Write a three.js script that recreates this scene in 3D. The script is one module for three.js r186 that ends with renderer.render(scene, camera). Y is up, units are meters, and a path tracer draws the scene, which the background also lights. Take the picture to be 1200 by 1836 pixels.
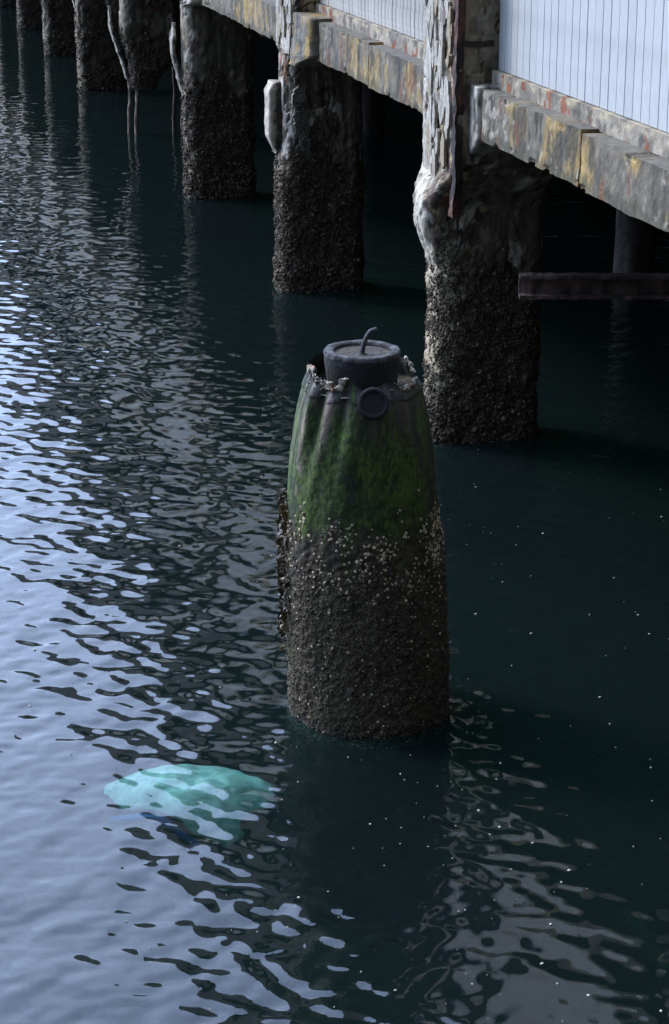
import * as THREE from 'three';
import { createNoise3D } from 'simplex-noise';
import { mergeGeometries, mergeVertices } from 'three/addons/utils/BufferGeometryUtils.js';
import { RoundedBoxGeometry } from 'three/addons/geometries/RoundedBoxGeometry.js';

// ------------------------------------------------------------------ camera, sky, sun, exposure
const EYE = 4.6;                                   // metres above the water
const scene = new THREE.Scene();
const camera = new THREE.PerspectiveCamera(28.235, 669 / 1024, 0.1, 3000);
camera.position.set(0, EYE, 0);
camera.rotation.set(-THREE.MathUtils.degToRad(19.087), 0, 0);
const renderer = new THREE.WebGLRenderer({ antialias: true });
renderer.toneMapping = THREE.LinearToneMapping;
renderer.toneMappingExposure = 1.9;
renderer.shadowMap.enabled = true;

const rng = (seed) => () => { seed = (seed + 0x6d2b79f5) | 0; let t = Math.imul(seed ^ (seed >>> 15), 1 | seed); t = (t + Math.imul(t ^ (t >>> 7), 61 | t)) ^ t; return ((t ^ (t >>> 14)) >>> 0) / 4294967296; };
const noise3 = createNoise3D(rng(11));
const clamp = THREE.MathUtils.clamp, lerp = THREE.MathUtils.lerp, sstep = (a, b, x) => { const t = clamp((x - a) / (b - a), 0, 1); return t * t * (3 - 2 * t); };
function fbm(x, y, z, o = 4) { let s = 0, a = 0.5, n = 0; for (let i = 0; i < o; i++) { s += a * noise3(x, y, z); n += a; a *= 0.5; x *= 2.03; y *= 2.03; z *= 2.03; } return s / n; }

// evening overcast: the cloud is thinnest round the hidden sun, ahead and to the left
const SUN = new THREE.Vector3().setFromSphericalCoords(1, THREE.MathUtils.degToRad(90 - 36), THREE.MathUtils.degToRad(180 + 44));
{
  const W = 1024, H = 512, data = new Float32Array(W * H * 4);
  for (let j = 0; j < H; j++) {
    const up = ((j + 0.5) / H - 0.5) * Math.PI, y = Math.sin(up), c = Math.cos(up);
    for (let i = 0; i < W; i++) {
      const a = ((i + 0.5) / W - 0.5) * 2 * Math.PI, x = Math.cos(a) * c, z = Math.sin(a) * c;
      const d = Math.max(0, x * SUN.x + y * SUN.y + z * SUN.z);
      const k = 1 / (Math.max(y, 0) + 0.28);
      const cl = fbm(x * k * 1.1, 3.1, z * k * 1.1, 5);
      const L = (0.16 + 4.6 * Math.pow((d + 0.06) / 1.06, 3.3)) * (1 + 0.28 * cl);
      const o = (j * W + i) * 4, w = clamp(0.5 + 0.9 * cl, 0, 1);
      data[o] = L * lerp(0.45, 0.58, w); data[o + 1] = L * lerp(0.61, 0.73, w); data[o + 2] = L * lerp(1.0, 1.02, w); data[o + 3] = 1;
    }
  }
  const t = new THREE.DataTexture(data, W, H, THREE.RGBAFormat, THREE.FloatType);
  t.mapping = THREE.EquirectangularReflectionMapping; t.magFilter = THREE.LinearFilter; t.needsUpdate = true;
  scene.background = t; scene.environment = t;
}
const sun = new THREE.DirectionalLight(new THREE.Color().setRGB(1, 0.88, 0.74), 1.5);
sun.position.copy(SUN).multiplyScalar(60); sun.target.position.set(0, 0, -15);
sun.castShadow = true; sun.shadow.radius = 24; sun.shadow.mapSize.set(2048, 2048);
Object.assign(sun.shadow.camera, { left: -35, right: 35, top: 35, bottom: -35, near: 1, far: 140 });
scene.add(sun, sun.target);

// ------------------------------------------------------------------ helpers
const SEABED = -2.4, YAW = THREE.MathUtils.degToRad(14);
const AX = [-Math.sin(YAW), -Math.cos(YAW)];       // along the pier, receding (x, z)
const IN = [Math.cos(YAW), -Math.sin(YAW)];        // into the pier (x, z)
const ORG = [0.674, -15.194];                      // waterline corner of the near pillar
const pierPos = (s, d, y = 0) => new THREE.Vector3(ORG[0] + s * AX[0] + d * IN[0], y, ORG[1] + s * AX[1] + d * IN[1]);
const taken = new Map();
const numbered = (n) => { const k = taken.get(n) ?? 0; taken.set(n, k + 1); return k ? n + '_' + String(k).padStart(3, '0') : n; };
function thing(name, label, category, pos, turn = 0, group) {
  const o = new THREE.Group(); o.name = numbered(name); o.position.copy(pos); o.rotation.y = turn; o.userData = { label, category, kind: 'thing' };
  if (group) o.userData.group = group;
  scene.add(o); return o;
}
const part = (name, geo, mat, parent, kind) => { const m = new THREE.Mesh(geo, mat); m.name = name; m.castShadow = m.receiveShadow = true; if (kind) m.userData.kind = kind; parent.add(m); return m; };
const std = (p) => new THREE.MeshStandardMaterial(p);
const rgb = (r, g, b) => new THREE.Color().setRGB(r, g, b);

// grain: neutral speckle used as colour and bump on rough surfaces, 1 m per repeat
function grain(seed, N, f, contrast) {
  const d = new Uint8Array(N * N * 4), acc = new Float32Array(N * N);
  for (let o = 0, a = 0.5, F = f; o < 5 && F <= N / 2; o++, a *= 0.62, F *= 2) {          // periodic value noise, octave by octave
    const r = rng(seed * 97 + o), L = Float32Array.from({ length: F * F }, () => r() * 2 - 1);
    for (let j = 0; j < N; j++) for (let i = 0; i < N; i++) {
      const x = i / N * F, y = j / N * F, xi = Math.floor(x), yi = Math.floor(y), u = sstep(0, 1, x - xi), v = sstep(0, 1, y - yi), x1 = (xi + 1) % F, y1 = (yi + 1) % F;
      acc[j * N + i] += a * lerp(lerp(L[yi * F + xi], L[yi * F + x1], u), lerp(L[y1 * F + xi], L[y1 * F + x1], u), v);
    }
  }
  for (let i = 0; i < N * N; i++) { d[i * 4] = d[i * 4 + 1] = d[i * 4 + 2] = clamp(0.5 + acc[i] * contrast, 0, 1) * 255; d[i * 4 + 3] = 255; }
  const t = new THREE.DataTexture(d, N, N); t.wrapS = t.wrapT = THREE.RepeatWrapping; t.magFilter = THREE.LinearFilter; t.minFilter = THREE.LinearFilter; t.needsUpdate = true; return t;
}
function tone(seed, N, f, lo, hi) {     // multiplies the base colour: lo..hi
  const t = grain(seed, N, f, 0.75), d = t.image.data;
  for (let i = 0; i < d.length; i += 4) { const v = lerp(lo, hi, d[i] / 255) * 255; d[i] = d[i + 1] = d[i + 2] = clamp(v, 0, 255); }
  return t;
}
const bumpRough = grain(5, 512, 24, 0.8), toneRough = tone(6, 512, 16, 0.5, 1.0), toneFine = tone(8, 256, 8, 0.84, 1.0);
const M = {
  concrete: std({ color: rgb(1, 0.9, 0.74), vertexColors: true, map: toneRough, bumpMap: bumpRough, bumpScale: 0.004, roughness: 0.93 }),
  steel: std({ vertexColors: true, map: toneRough, bumpMap: bumpRough, bumpScale: 0.006, roughness: 0.8 }),
  pile: std({ color: rgb(1, 0.92, 0.78), vertexColors: true, map: toneRough, bumpMap: bumpRough, bumpScale: 0.003, roughness: 0.8 }),
  rubber: std({ color: rgb(0.02, 0.021, 0.023), map: toneRough, bumpMap: bumpRough, bumpScale: 0.004, roughness: 0.92 }),
  rimRubber: std({ color: rgb(0.075, 0.08, 0.09), map: toneRough, bumpMap: bumpRough, bumpScale: 0.004, roughness: 0.7 }),
  rod: std({ color: rgb(0.05, 0.05, 0.055), bumpMap: bumpRough, bumpScale: 0.003, roughness: 0.6, metalness: 0.4 }),
  torn: std({ vertexColors: true, map: toneRough, bumpMap: bumpRough, bumpScale: 0.004, roughness: 0.9, side: THREE.DoubleSide }),
  barnacle: std({ color: rgb(1, 0.9, 0.74), roughness: 0.9 }),
  weed: std({ vertexColors: true, roughness: 0.45, side: THREE.DoubleSide }),
  rust: std({ color: rgb(0.075, 0.03, 0.02), map: toneRough, bumpMap: bumpRough, bumpScale: 0.008, roughness: 0.92 }),
  dark: std({ color: rgb(0.16, 0.15, 0.13), map: toneRough, roughness: 0.95 }),
  deck: std({ color: rgb(0.16, 0.155, 0.145), map: toneRough, roughness: 0.95 }),
  timber: std({ color: rgb(0.06, 0.048, 0.038), map: toneRough, bumpMap: bumpRough, bumpScale: 0.01, roughness: 0.95 }),
};
M.boards = [0.42, 0.44, 0.45, 0.43].map((v) => std({ color: rgb(v * 0.97, v, v * 0.97), map: toneFine, roughness: 0.55 }));
M.oldBoards = [0.41, 0.39, 0.43, 0.4].map((v) => std({ color: rgb(v, v * 0.95, v * 0.84), map: toneRough, roughness: 0.75 }));
M.farBoards = std({ color: rgb(0.5, 0.52, 0.51), map: toneRough, roughness: 0.7 });
M.backing = std({ color: rgb(0.3, 0.31, 0.33), roughness: 0.8 });
M.fascia = std({ color: rgb(0.05, 0.042, 0.035), map: toneRough, roughness: 0.9 });

const mix3 = (a, b, t) => [lerp(a[0], b[0], t), lerp(a[1], b[1], t), lerp(a[2], b[2], t)];
// push vertices by a function of place, colour them by another; uv in metres from the place
function shape(geo, disp, color, uvScale = 1) {
  const p = geo.attributes.position, n = geo.attributes.normal, v = new THREE.Vector3(), uv = new Float32Array(p.count * 2), col = color && new Float32Array(p.count * 3);
  for (let i = 0; i < p.count; i++) {
    v.fromBufferAttribute(p, i);
    const nx = n.getX(i), ny = n.getY(i), nz = n.getZ(i);
    if (color) { const c = color(v.x, v.y, v.z, nx, ny, nz); col[i * 3] = c[0]; col[i * 3 + 1] = c[1]; col[i * 3 + 2] = c[2]; }
    if (Math.abs(ny) > 0.7) { uv[i * 2] = v.x * uvScale; uv[i * 2 + 1] = v.z * uvScale; }
    else { uv[i * 2] = (Math.abs(nx) > Math.abs(nz) ? v.z : v.x) * uvScale; uv[i * 2 + 1] = v.y * uvScale; }
    if (disp) { const d = disp(v.x, v.y, v.z, nx, ny, nz); p.setXYZ(i, v.x + d[0], v.y + d[1], v.z + d[2]); }
  }
  geo.setAttribute('uv', new THREE.BufferAttribute(uv, 2));
  if (color) geo.setAttribute('color', new THREE.BufferAttribute(col, 3));
  if (disp) geo.computeVertexNormals();
  return geo;
}
const box = (x0, x1, y0, y1, z0, z1, a = 1, b = 1, c = 1) => new THREE.BoxGeometry(x1 - x0, y1 - y0, z1 - z0, a, b, c).translate((x0 + x1) / 2, (y0 + y1) / 2, (z0 + z1) / 2);
const plain = (g) => shape(g, null, null);

// a column lofted through rounded-rectangle sections; sect(y) = {x0,x1,z0,z1,r}
function loft({ y0, y1, ny, na, sect, disp, color, top = true, ys }) {
  if (ys) { ny = ys.length - 1; y0 = ys[0]; y1 = ys[ny]; }
  const pos = [], col = [], uv = [], idx = [];
  for (let j = 0; j <= ny; j++) {
    const y = ys ? ys[j] : lerp(y0, y1, j / ny), q = sect(y), r = Math.min(q.r, (q.x1 - q.x0) / 2 - 1e-3, (q.z1 - q.z0) / 2 - 1e-3);
    const a = q.x1 - q.x0 - 2 * r, b = q.z1 - q.z0 - 2 * r, arc = Math.PI / 2 * r, per = 2 * (a + b) + 4 * arc;
    for (let i = 0; i <= na; i++) {
      let t = (i % na) / na * per, x, z, nx, nz;
      const arcAt = (cx, cz, from, tt) => { const an = from + tt / r; nx = Math.cos(an); nz = Math.sin(an); x = cx + r * nx; z = cz + r * nz; };
      // start mid inner side, go round
      if (t < b) { x = q.x1; z = q.z0 + r + t; nx = 1; nz = 0; }
      else if ((t -= b) < arc) arcAt(q.x1 - r, q.z1 - r, 0, t);
      else if ((t -= arc) < a) { x = q.x1 - r - t; z = q.z1; nx = 0; nz = 1; }
      else if ((t -= a) < arc) arcAt(q.x0 + r, q.z1 - r, Math.PI / 2, t);
      else if ((t -= arc) < b) { x = q.x0; z = q.z1 - r - t; nx = -1; nz = 0; }
      else if ((t -= b) < arc) arcAt(q.x0 + r, q.z0 + r, Math.PI, t);
      else if ((t -= arc) < a) { x = q.x0 + r + t; z = q.z0; nx = 0; nz = -1; }
      else arcAt(q.x1 - r, q.z0 + r, Math.PI * 1.5, t - a);
      const h = disp ? disp(x, y, z, nx, nz) : 0, c = color(x, y, z, nx, nz);
      pos.push(x + nx * h, y, z + nz * h); col.push(...c); uv.push((i / na) * 2.6, y);
    }
  }
  for (let j = 0; j < ny; j++) for (let i = 0; i < na; i++) { const k = j * (na + 1) + i; idx.push(k, k + na + 1, k + 1, k + 1, k + na + 1, k + na + 2); }
  if (top) {
    const base = ny * (na + 1), q = sect(y1), c = pos.length / 3;
    pos.push((q.x0 + q.x1) / 2, y1, (q.z0 + q.z1) / 2); col.push(...color((q.x0 + q.x1) / 2, y1, (q.z0 + q.z1) / 2, 0, 0)); uv.push(0, 0);
    for (let i = 0; i < na; i++) idx.push(base + i, c, base + i + 1);
  }
  const g = new THREE.BufferGeometry();
  g.setAttribute('position', new THREE.Float32BufferAttribute(pos, 3)); g.setAttribute('color', new THREE.Float32BufferAttribute(col, 3)); g.setAttribute('uv', new THREE.Float32BufferAttribute(uv, 2));
  g.setIndex(idx); g.computeVertexNormals();
  // weld the seam's normals
  const n = g.attributes.normal;
  for (let j = 0; j <= ny; j++) { const a = j * (na + 1), b = a + na, x = n.getX(a) + n.getX(b), y = n.getY(a) + n.getY(b), z = n.getZ(a) + n.getZ(b), l = Math.hypot(x, y, z) || 1; n.setXYZ(a, x / l, y / l, z / l); n.setXYZ(b, x / l, y / l, z / l); }
  return g;
}

// barnacle: a small ribbed crater; mussel clump: a lump
const barnacleGeo = (() => { const g = new THREE.LatheGeometry([[1, 0], [0.82, 0.45], [0.5, 0.8], [0.34, 0.72], [0.2, 0.35]].map(([x, y]) => new THREE.Vector2(x, y)), 7); return g; })();
const lumpGeo = (() => { const g = mergeVertices(new THREE.IcosahedronGeometry(1, 1).deleteAttribute('normal').deleteAttribute('uv')); const p = g.attributes.position; for (let i = 0; i < p.count; i++) { const k = 1 + 0.35 * noise3(p.getX(i) * 1.3, p.getY(i) * 1.3, p.getZ(i) * 1.3); p.setXYZ(i, p.getX(i) * k, p.getY(i) * k, p.getZ(i) * k); } g.computeVertexNormals(); return g; })();
// spread copies over a surface given as {p, n} samples
function crust(name, geo, spots, parent) {
  const m = new THREE.InstancedMesh(geo, M.barnacle, spots.length), o = new THREE.Object3D(), q = new THREE.Quaternion(), q2 = new THREE.Quaternion(), up = new THREE.Vector3(0, 1, 0);
  spots.forEach((s, i) => {
    q.setFromUnitVectors(up, s.n); q2.setFromAxisAngle(up, s.turn); o.quaternion.copy(q).multiply(q2);
    o.position.copy(s.p); o.scale.set(s.r, s.h, s.r * (s.k ?? 1)); o.updateMatrix(); m.setMatrixAt(i, o.matrix); m.setColorAt(i, s.c);
  });
  m.name = name; m.userData.kind = 'stuff'; m.castShadow = m.receiveShadow = true; parent.add(m); return m;
}
function scatterOn(geo, count, seed, accept) {        // area-weighted random points on an indexed mesh
  const R = rng(seed), p = geo.attributes.position, ix = geo.index.array, nt = ix.length / 3, cum = new Float32Array(nt), A = new THREE.Vector3(), B = new THREE.Vector3(), C = new THREE.Vector3(), e = new THREE.Vector3(), f = new THREE.Vector3();
  let tot = 0;
  for (let t = 0; t < nt; t++) { A.fromBufferAttribute(p, ix[t * 3]); B.fromBufferAttribute(p, ix[t * 3 + 1]); C.fromBufferAttribute(p, ix[t * 3 + 2]); tot += e.subVectors(B, A).cross(f.subVectors(C, A)).length() / 2; cum[t] = tot; }
  const out = [];
  for (let guard = 0; out.length < count && guard < count * 40; guard++) {
    const x = R() * tot; let lo = 0, hi = nt - 1; while (lo < hi) { const m = (lo + hi) >> 1; if (cum[m] < x) lo = m + 1; else hi = m; }
    A.fromBufferAttribute(p, ix[lo * 3]); B.fromBufferAttribute(p, ix[lo * 3 + 1]); C.fromBufferAttribute(p, ix[lo * 3 + 2]);
    const nrm = e.subVectors(B, A).cross(f.subVectors(C, A)).normalize().clone();
    let a = R(), b = R(); if (a + b > 1) { a = 1 - a; b = 1 - b; }
    const q = A.clone().addScaledVector(B.clone().sub(A), a).addScaledVector(C.clone().sub(A), b);
    const s = accept(q, nrm, R); if (s) out.push({ p: q, n: nrm, turn: R() * 6.28, ...s });
  }
  return out;
}

// ------------------------------------------------------------------ water and seabed
const WAVES = (() => {
  const R = rng(77), list = [], N = 110; let v = 0;
  for (let i = 0; i < N; i++) {
    const lam = 0.06 * Math.pow(1.2 / 0.06, Math.pow((i + R()) / N, 0.9)), dir = (R() + R() - 1) * 1.7 + Math.PI * 0.46 + (R() < 0.15 ? Math.PI * 0.45 : 0), k = 2 * Math.PI / lam;
    const w = 0.24 + 0.76 * Math.exp(-Math.pow(Math.log(lam / 0.17) / 0.8, 2));
    list.push({ kx: Math.cos(dir) * k, kz: Math.sin(dir) * k, ph: R() * 6.283, s: w, k, lam }); v += w * w / 2;
  }
  for (const c of list) c.a = c.s / Math.sqrt(v) / c.k;
  return list;
})();
const SLOPE = 0.061;
const calm = (x, z) => SLOPE * (0.92 + 0.4 * fbm(x * 0.5, 0.3, z * 0.3, 2)) * (1 - 0.45 * sstep(-14, -34, z)) ;
function waveAt(x, z, cell = 0) {
  let h = 0, dx = 0, dz = 0;
  for (const c of WAVES) {
    const w = cell ? 1 - sstep(0.28, 0.5, cell / c.lam) : 1; if (!w) continue;
    const p = c.kx * x + c.kz * z + c.ph, s = Math.sin(p) * c.a * w, q = Math.cos(p) * c.a * w; h += s; dx += q * c.kx; dz += q * c.kz;
  }
  const g = calm(x, z); return [h * g, dx * g, dz * g];
}
{
  const xs = [], zs = [];
  for (let x = -400; x < -14; x *= 0.72) xs.push(x);
  for (let x = -14; x < -6; x += 0.14) xs.push(x);
  for (let x = -6; x < 4.2; x += 0.025) xs.push(x);
  for (let x = 4.2; x < 18; x += 0.16) xs.push(x);
  for (let x = 18; x < 420; x *= 1.4) xs.push(x);
  for (let z = 60; z > 1; z *= 0.6) zs.push(z);
  for (let z = 0; z > -6; z -= 0.25) zs.push(z);
  for (let z = -6; z > -62; z *= 1.0021) zs.push(z);
  for (let z = -62; z > -1500; z *= 1.15) zs.push(z);
  const nx = xs.length, nz = zs.length, pos = new Float32Array(nx * nz * 3), nor = new Float32Array(nx * nz * 3), uv = new Float32Array(nx * nz * 2), idx = new Uint32Array((nx - 1) * (nz - 1) * 6);
  let q = 0;
  for (let j = 0; j < nz; j++) for (let i = 0; i < nx; i++) {
    const x = xs[i], z = zs[j], k = j * nx + i, cell = Math.max(Math.abs((xs[Math.min(i + 1, nx - 1)] - xs[Math.max(i - 1, 0)]) / 2), Math.abs((zs[Math.min(j + 1, nz - 1)] - zs[Math.max(j - 1, 0)]) / 2));
    const [h, dx, dz] = cell < 0.75 ? waveAt(x, z, cell) : [0, 0, 0], l = Math.hypot(dx, 1, dz);
    pos.set([x, h, z], k * 3); nor.set([-dx / l, 1 / l, -dz / l], k * 3); uv.set([x / 2.3, z / 2.3], k * 2);
    if (i < nx - 1 && j < nz - 1) { idx.set([k, k + 1, k + nx, k + 1, k + nx + 1, k + nx], q); q += 6; }
  }
  const g = new THREE.BufferGeometry(); g.setAttribute('position', new THREE.BufferAttribute(pos, 3)); g.setAttribute('normal', new THREE.BufferAttribute(nor, 3)); g.setAttribute('uv', new THREE.BufferAttribute(uv, 2)); g.setIndex(new THREE.BufferAttribute(idx, 1));
  const water = new THREE.Mesh(g, new THREE.MeshPhysicalMaterial({ color: rgb(0.44, 0.8, 0.82), roughness: 0.0, transmission: 0.9915, thickness: 1, ior: 1.37, attenuationColor: rgb(0.24, 0.58, 0.48), attenuationDistance: 1.0 }));
  water.name = 'water'; water.userData = { kind: 'structure', label: 'dark rippled harbour water mirroring sky and pier', category: 'water' }; water.receiveShadow = true; scene.add(water);
  const bed = new THREE.Mesh(shape(new THREE.PlaneGeometry(160, 160, 80, 80).rotateX(-Math.PI / 2).translate(0, SEABED, -20), (x, y, z) => [0, 0.25 * fbm(x * 0.2, 1, z * 0.2), 0]), std({ color: rgb(0.11, 0.13, 0.1), map: toneRough, roughness: 1 }));
  bed.name = 'seabed'; bed.userData = { kind: 'structure', label: 'dark muddy harbour bottom under the water', category: 'ground' }; bed.receiveShadow = true; scene.add(bed);
}

// ------------------------------------------------------------------ pier pillars
const C = { pale: [0.46, 0.47, 0.47], white: [0.62, 0.64, 0.65], grey: [0.2, 0.2, 0.195], stain: [0.09, 0.09, 0.085], cream: [0.5, 0.46, 0.36], rust: [0.2, 0.075, 0.03], brown: [0.06, 0.052, 0.045], moss: [0.1, 0.105, 0.05], yellow: [0.36, 0.27, 0.1], wet: [0.03, 0.03, 0.028] };
const HEAD = 2.05;                                  // where the wider head of a pillar begins
const pillars = [
  // k, crust density, eroded below, label
  [-2, 0, 'near encrusted concrete pillar past the right edge, nearest of all'],
  [-1, 500, 'encrusted concrete pillar just past the right edge beyond the rusty steel beam'],
  [0, 8000, 'large pale peeling concrete pillar with a rusted steel strip coloured dark as a gap, behind the mossy pile'],
  [1, 7000, 'second pillar from the white boards, shell-covered, a pale slab peeling off its left side'],
  [2, 4000, 'third concrete pillar from the white boards, dark and shell-covered down to the water'],
  [3, 1300, 'eaten-away concrete pillar whose base is two thin bare rods standing in water'],
  [4, 1100, 'shell-covered concrete pillar just left of the one with bare rods'],
  [5, 700, 'concrete pillar second from the far end of the row, pale streak on its edge'],
  [6, 500, 'dark concrete pillar at the top left corner of the picture'],
  [7, 0, 'concrete pillar beyond the top left corner'], [8, 0, 'distant concrete pillar beyond the top left corner'], [9, 0, 'most distant concrete pillar beyond the top left corner'],
];
for (const [k, count, label] of pillars) {
  const near = k === 0 || k === 1, sd = k * 7.3 + 2;
  const t = thing('concrete_pillar', label, 'pillar', pierPos(5.3 * k, 0, SEABED), YAW, 'concrete pillars along the pier');
  const eroded = k === 3;
  const sect = (y) => {
    // lower shaft: z 0 is its far side, +z towards the camera; x into the pier
    let x0 = 0.0, x1 = 0.86, z0 = -0.1, z1 = 0.36, r = 0.16;
    const head = k === 0 ? sstep(1.72, 2.3, y) : sstep(2.34, 2.4, y);
    x0 = lerp(x0, 0.0, head); x1 = lerp(x1, 0.8, head); z1 = lerp(z1, 0.74, head); r = lerp(r, 0.035, head);
    if (k === 0) { x0 -= 0.10 * sstep(1.35, 1.75, y) * (1 - sstep(1.85, 2.15, y)); x0 += 0.03 * sstep(0.3, 0.9, y) * (1 - sstep(1.2, 1.5, y)); }
    if (k === 1) { x0 += 0.05 * sstep(1.2, 1.6, y); }
    if (eroded) { const e = 1 - sstep(0.55, 1.0, y); x0 += 0.12 * (1 - sstep(0.9, 1.6, y)); x1 -= 0.35 * (1 - sstep(0.7, 1.3, y)); z0 += 0.1 * e; z1 -= 0.12 * e; }
    return { x0, x1, z0, z1, r };
  };
  const peel = (x, y, z) => fbm(x * 2.4 + sd, y * 1.5 + 9, z * 4.2, 5) + (k === 0 ? 0.16 * sstep(0.2, 0.4, z) * sstep(1.7, 2.0, y) : 0);
  const disp = (x, y, z) => {
    const low = 1 - sstep(1.3, 2.0, y);
    let h = 0.02 * fbm(x * 2.2 + sd, y * 1.6, z * 2.2, 3) * (0.12 + low) + 0.02 * low * fbm(x * 8, y * 8, z * 8 + sd, 3) + 0.004 * fbm(x * 15, y * 15 + sd, z * 15, 2);
    h -= 0.014 * sstep(0.10, 0.115, peel(x, y, z)) * (1 - low * 0.7);                     // plaster fallen away in sharp-edged pieces
    h -= 0.02 * sstep(1.2, 1.5, y) * sstep(0.016, 0.0, Math.abs(fbm(x * 1.3 + 8, y * 0.9 + sd, z * 1.8, 3)));   // cracks
    return h;
  };
  const color = (x, y, z, nx, nz) => {
    const a = fbm(x * 2.6 + sd, y * 1.7, z * 2.6, 4), b = fbm(x * 7, y * 3.2 + sd, z * 7, 4), s = fbm(x * 12 + sd, y * 0.8, z * 12, 4), p = peel(x, y, z);
    let c = mix3([0.68, 0.69, 0.68], C.pale, sstep(-0.1, 0.3, s));
    c = mix3(c, C.grey, sstep(0.15, 0.4, fbm(x * 6 + sd, y * 0.7 + 3, z * 6, 4)) * 0.8);
    const under = mix3(mix3([0.17, 0.13, 0.12], [0.5, 0.43, 0.31], sstep(0.0, 0.06, b)), [0.06, 0.055, 0.05], sstep(0.12, 0.18, fbm(x * 9, y * 4, z * 9, 4)));
    c = mix3(c, under, sstep(0.10, 0.112, p));
    c = mix3(c, C.rust, sstep(0.34, 0.44, fbm(x * 5 + 3, y * 1.1 + sd, z * 5, 4)) * 0.85);
    if (k === 0 && y > 1.9) c = mix3(c, mix3([0.24, 0.09, 0.03], [0.07, 0.04, 0.03], sstep(-0.1, 0.2, b)), sstep(0.1, 0.03, Math.abs(z - 0.71) + (nx < -0.5 ? 0 : x) - 0.09 * a - 0.06 * b) * 0.8);
    if (k === 0 && y > 2 && z > 0.7) c = mix3(c, mix3([0.3, 0.28, 0.22], [0.12, 0.115, 0.1], sstep(-0.1, 0.3, b + 0.4 * a)), 0.8);       // return without plaster
    if (y > 1.2) c = mix3(c, [0.06, 0.055, 0.05], sstep(0.016, 0.002, Math.abs(fbm(x * 1.3 + 8, y * 0.9 + sd, z * 1.8, 3))) * 0.9);
    c = mix3(c, mix3([0.23, 0.215, 0.18], [0.1, 0.095, 0.08], sstep(-0.2, 0.3, s)), sstep(2.5, 2.3, y + 0.3 * a) * sstep(-0.06, 0.03, a + 0.25 * b + (x > 0.14 ? 0.25 : -0.15)));   // plaster is left only on the outer edge
    const line = 1.55 + 0.35 * fbm(x * 1.7 + sd, 2, z * 1.7, 2) + 0.3 * b - 0.25 * sstep(0.3, 0.8, x);
    const belt = 1 - sstep(line - 0.04, line + 0.05, y);
    let cb = mix3([0.055, 0.046, 0.036], [0.07, 0.07, 0.035], sstep(0, 0.3, a) * 0.7); cb = mix3(cb, [0.11, 0.1, 0.085], sstep(0.1, 0.3, b));
    c = mix3(c, cb, belt);
    if (k === 0) {
      if (x < 0.3 && nx < 0.2 && y > 0.3 && y < 2.0) c = mix3(c, mix3([0.3, 0.3, 0.25], [0.07, 0.07, 0.045], sstep(-0.06, 0.1, fbm(x * 18, y * 12, z * 18, 4))), sstep(0.3, 0.5, belt) * 0.85);
      if (x < 0.085 + 0.09 * b && z < 0.27 + 0.12 * a && y > 0.45 + 0.3 * a && y < 2.15) c = mix3(c, mix3([0.64, 0.65, 0.62], C.cream, sstep(1.6, 1.1, y)), 0.92);
    }
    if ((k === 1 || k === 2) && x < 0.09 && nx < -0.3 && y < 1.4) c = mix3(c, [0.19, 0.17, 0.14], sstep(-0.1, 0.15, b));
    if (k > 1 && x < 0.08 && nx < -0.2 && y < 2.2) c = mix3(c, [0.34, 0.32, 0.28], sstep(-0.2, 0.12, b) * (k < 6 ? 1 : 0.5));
    return mix3(c, C.wet, 1 - sstep(-0.02, 0.1, y + 0.05 * b));
  };
  const y0 = eroded ? 0.66 : SEABED;
  const ys = [], fine = near ? 0.0125 : 0.03;
  for (let y = y0; y < Math.max(y0, -0.1); y += 0.2) ys.push(y);
  for (let y = Math.max(y0, -0.1); y < 3.4; y += fine) ys.push(y);
  for (let y = 3.4; y <= 6.15; y += 0.11) ys.push(Math.min(y, 6.1));
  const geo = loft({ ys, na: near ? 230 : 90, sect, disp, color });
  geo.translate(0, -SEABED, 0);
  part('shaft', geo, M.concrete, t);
  if (count) {
    const spots = scatterOn(geo, count, 100 + k, (q, n, R) => {
      const y = q.y + SEABED; if (y < -0.08 || y > 1.75 || q.x > 0.95) return null;
      if (n.z < -0.4) return null;
      const line = 1.35 + 0.35 * fbm(q.x * 1.7 + sd, 2, q.z * 1.7, 2) - 0.2 * sstep(0.3, 0.8, q.x);
      if (y > line + (R() - 0.5) * 0.4) return null;
      const dens = fbm(q.x * 6, q.y * 6, q.z * 6 + sd, 2); if (R() > 0.75 + dens) return null;
      if (k === 0 && q.x < 0.02 && y > 0.6) return null;
      const r = 0.006 + 0.011 * R() * R() + (y < 0.3 ? 0.005 : 0), v = R() < 0.07 ? 0.2 + 0.15 * R() : 0.045 + 0.07 * R(), w = R();
      return { r: r * (k > 1 ? 1.35 : 1), h: r * (0.6 + R()), c: rgb(v * (1.08 + 0.1 * w), v, v * (0.76 + 0.08 * w)) };
    });
    crust('barnacles', barnacleGeo, spots.filter((_, i) => i % 3), t);
    crust('mussels', lumpGeo, spots.filter((_, i) => !(i % 3)).map((s) => ({ ...s, r: s.r * 1.1, h: s.r * 1.5, k: 0.7, c: s.c.clone().multiplyScalar(0.55) })), t);
  }
  if (k === 0) {
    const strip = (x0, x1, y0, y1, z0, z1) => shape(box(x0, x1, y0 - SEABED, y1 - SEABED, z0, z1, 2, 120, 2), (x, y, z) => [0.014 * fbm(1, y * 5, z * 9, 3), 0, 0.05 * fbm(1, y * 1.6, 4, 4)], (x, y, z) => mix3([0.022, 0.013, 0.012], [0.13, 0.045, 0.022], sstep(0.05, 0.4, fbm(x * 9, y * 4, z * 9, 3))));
    const st = part('steel_gap_strip', strip(-0.006, 0.05, 1.82, 6.1, 0.675, 0.75), M.steel, t); st.userData.label = 'rusted steel strip at the pillar corner, coloured near black as a deep gap';  // near-black rust colour also stands for the shade in a deep gap
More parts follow.
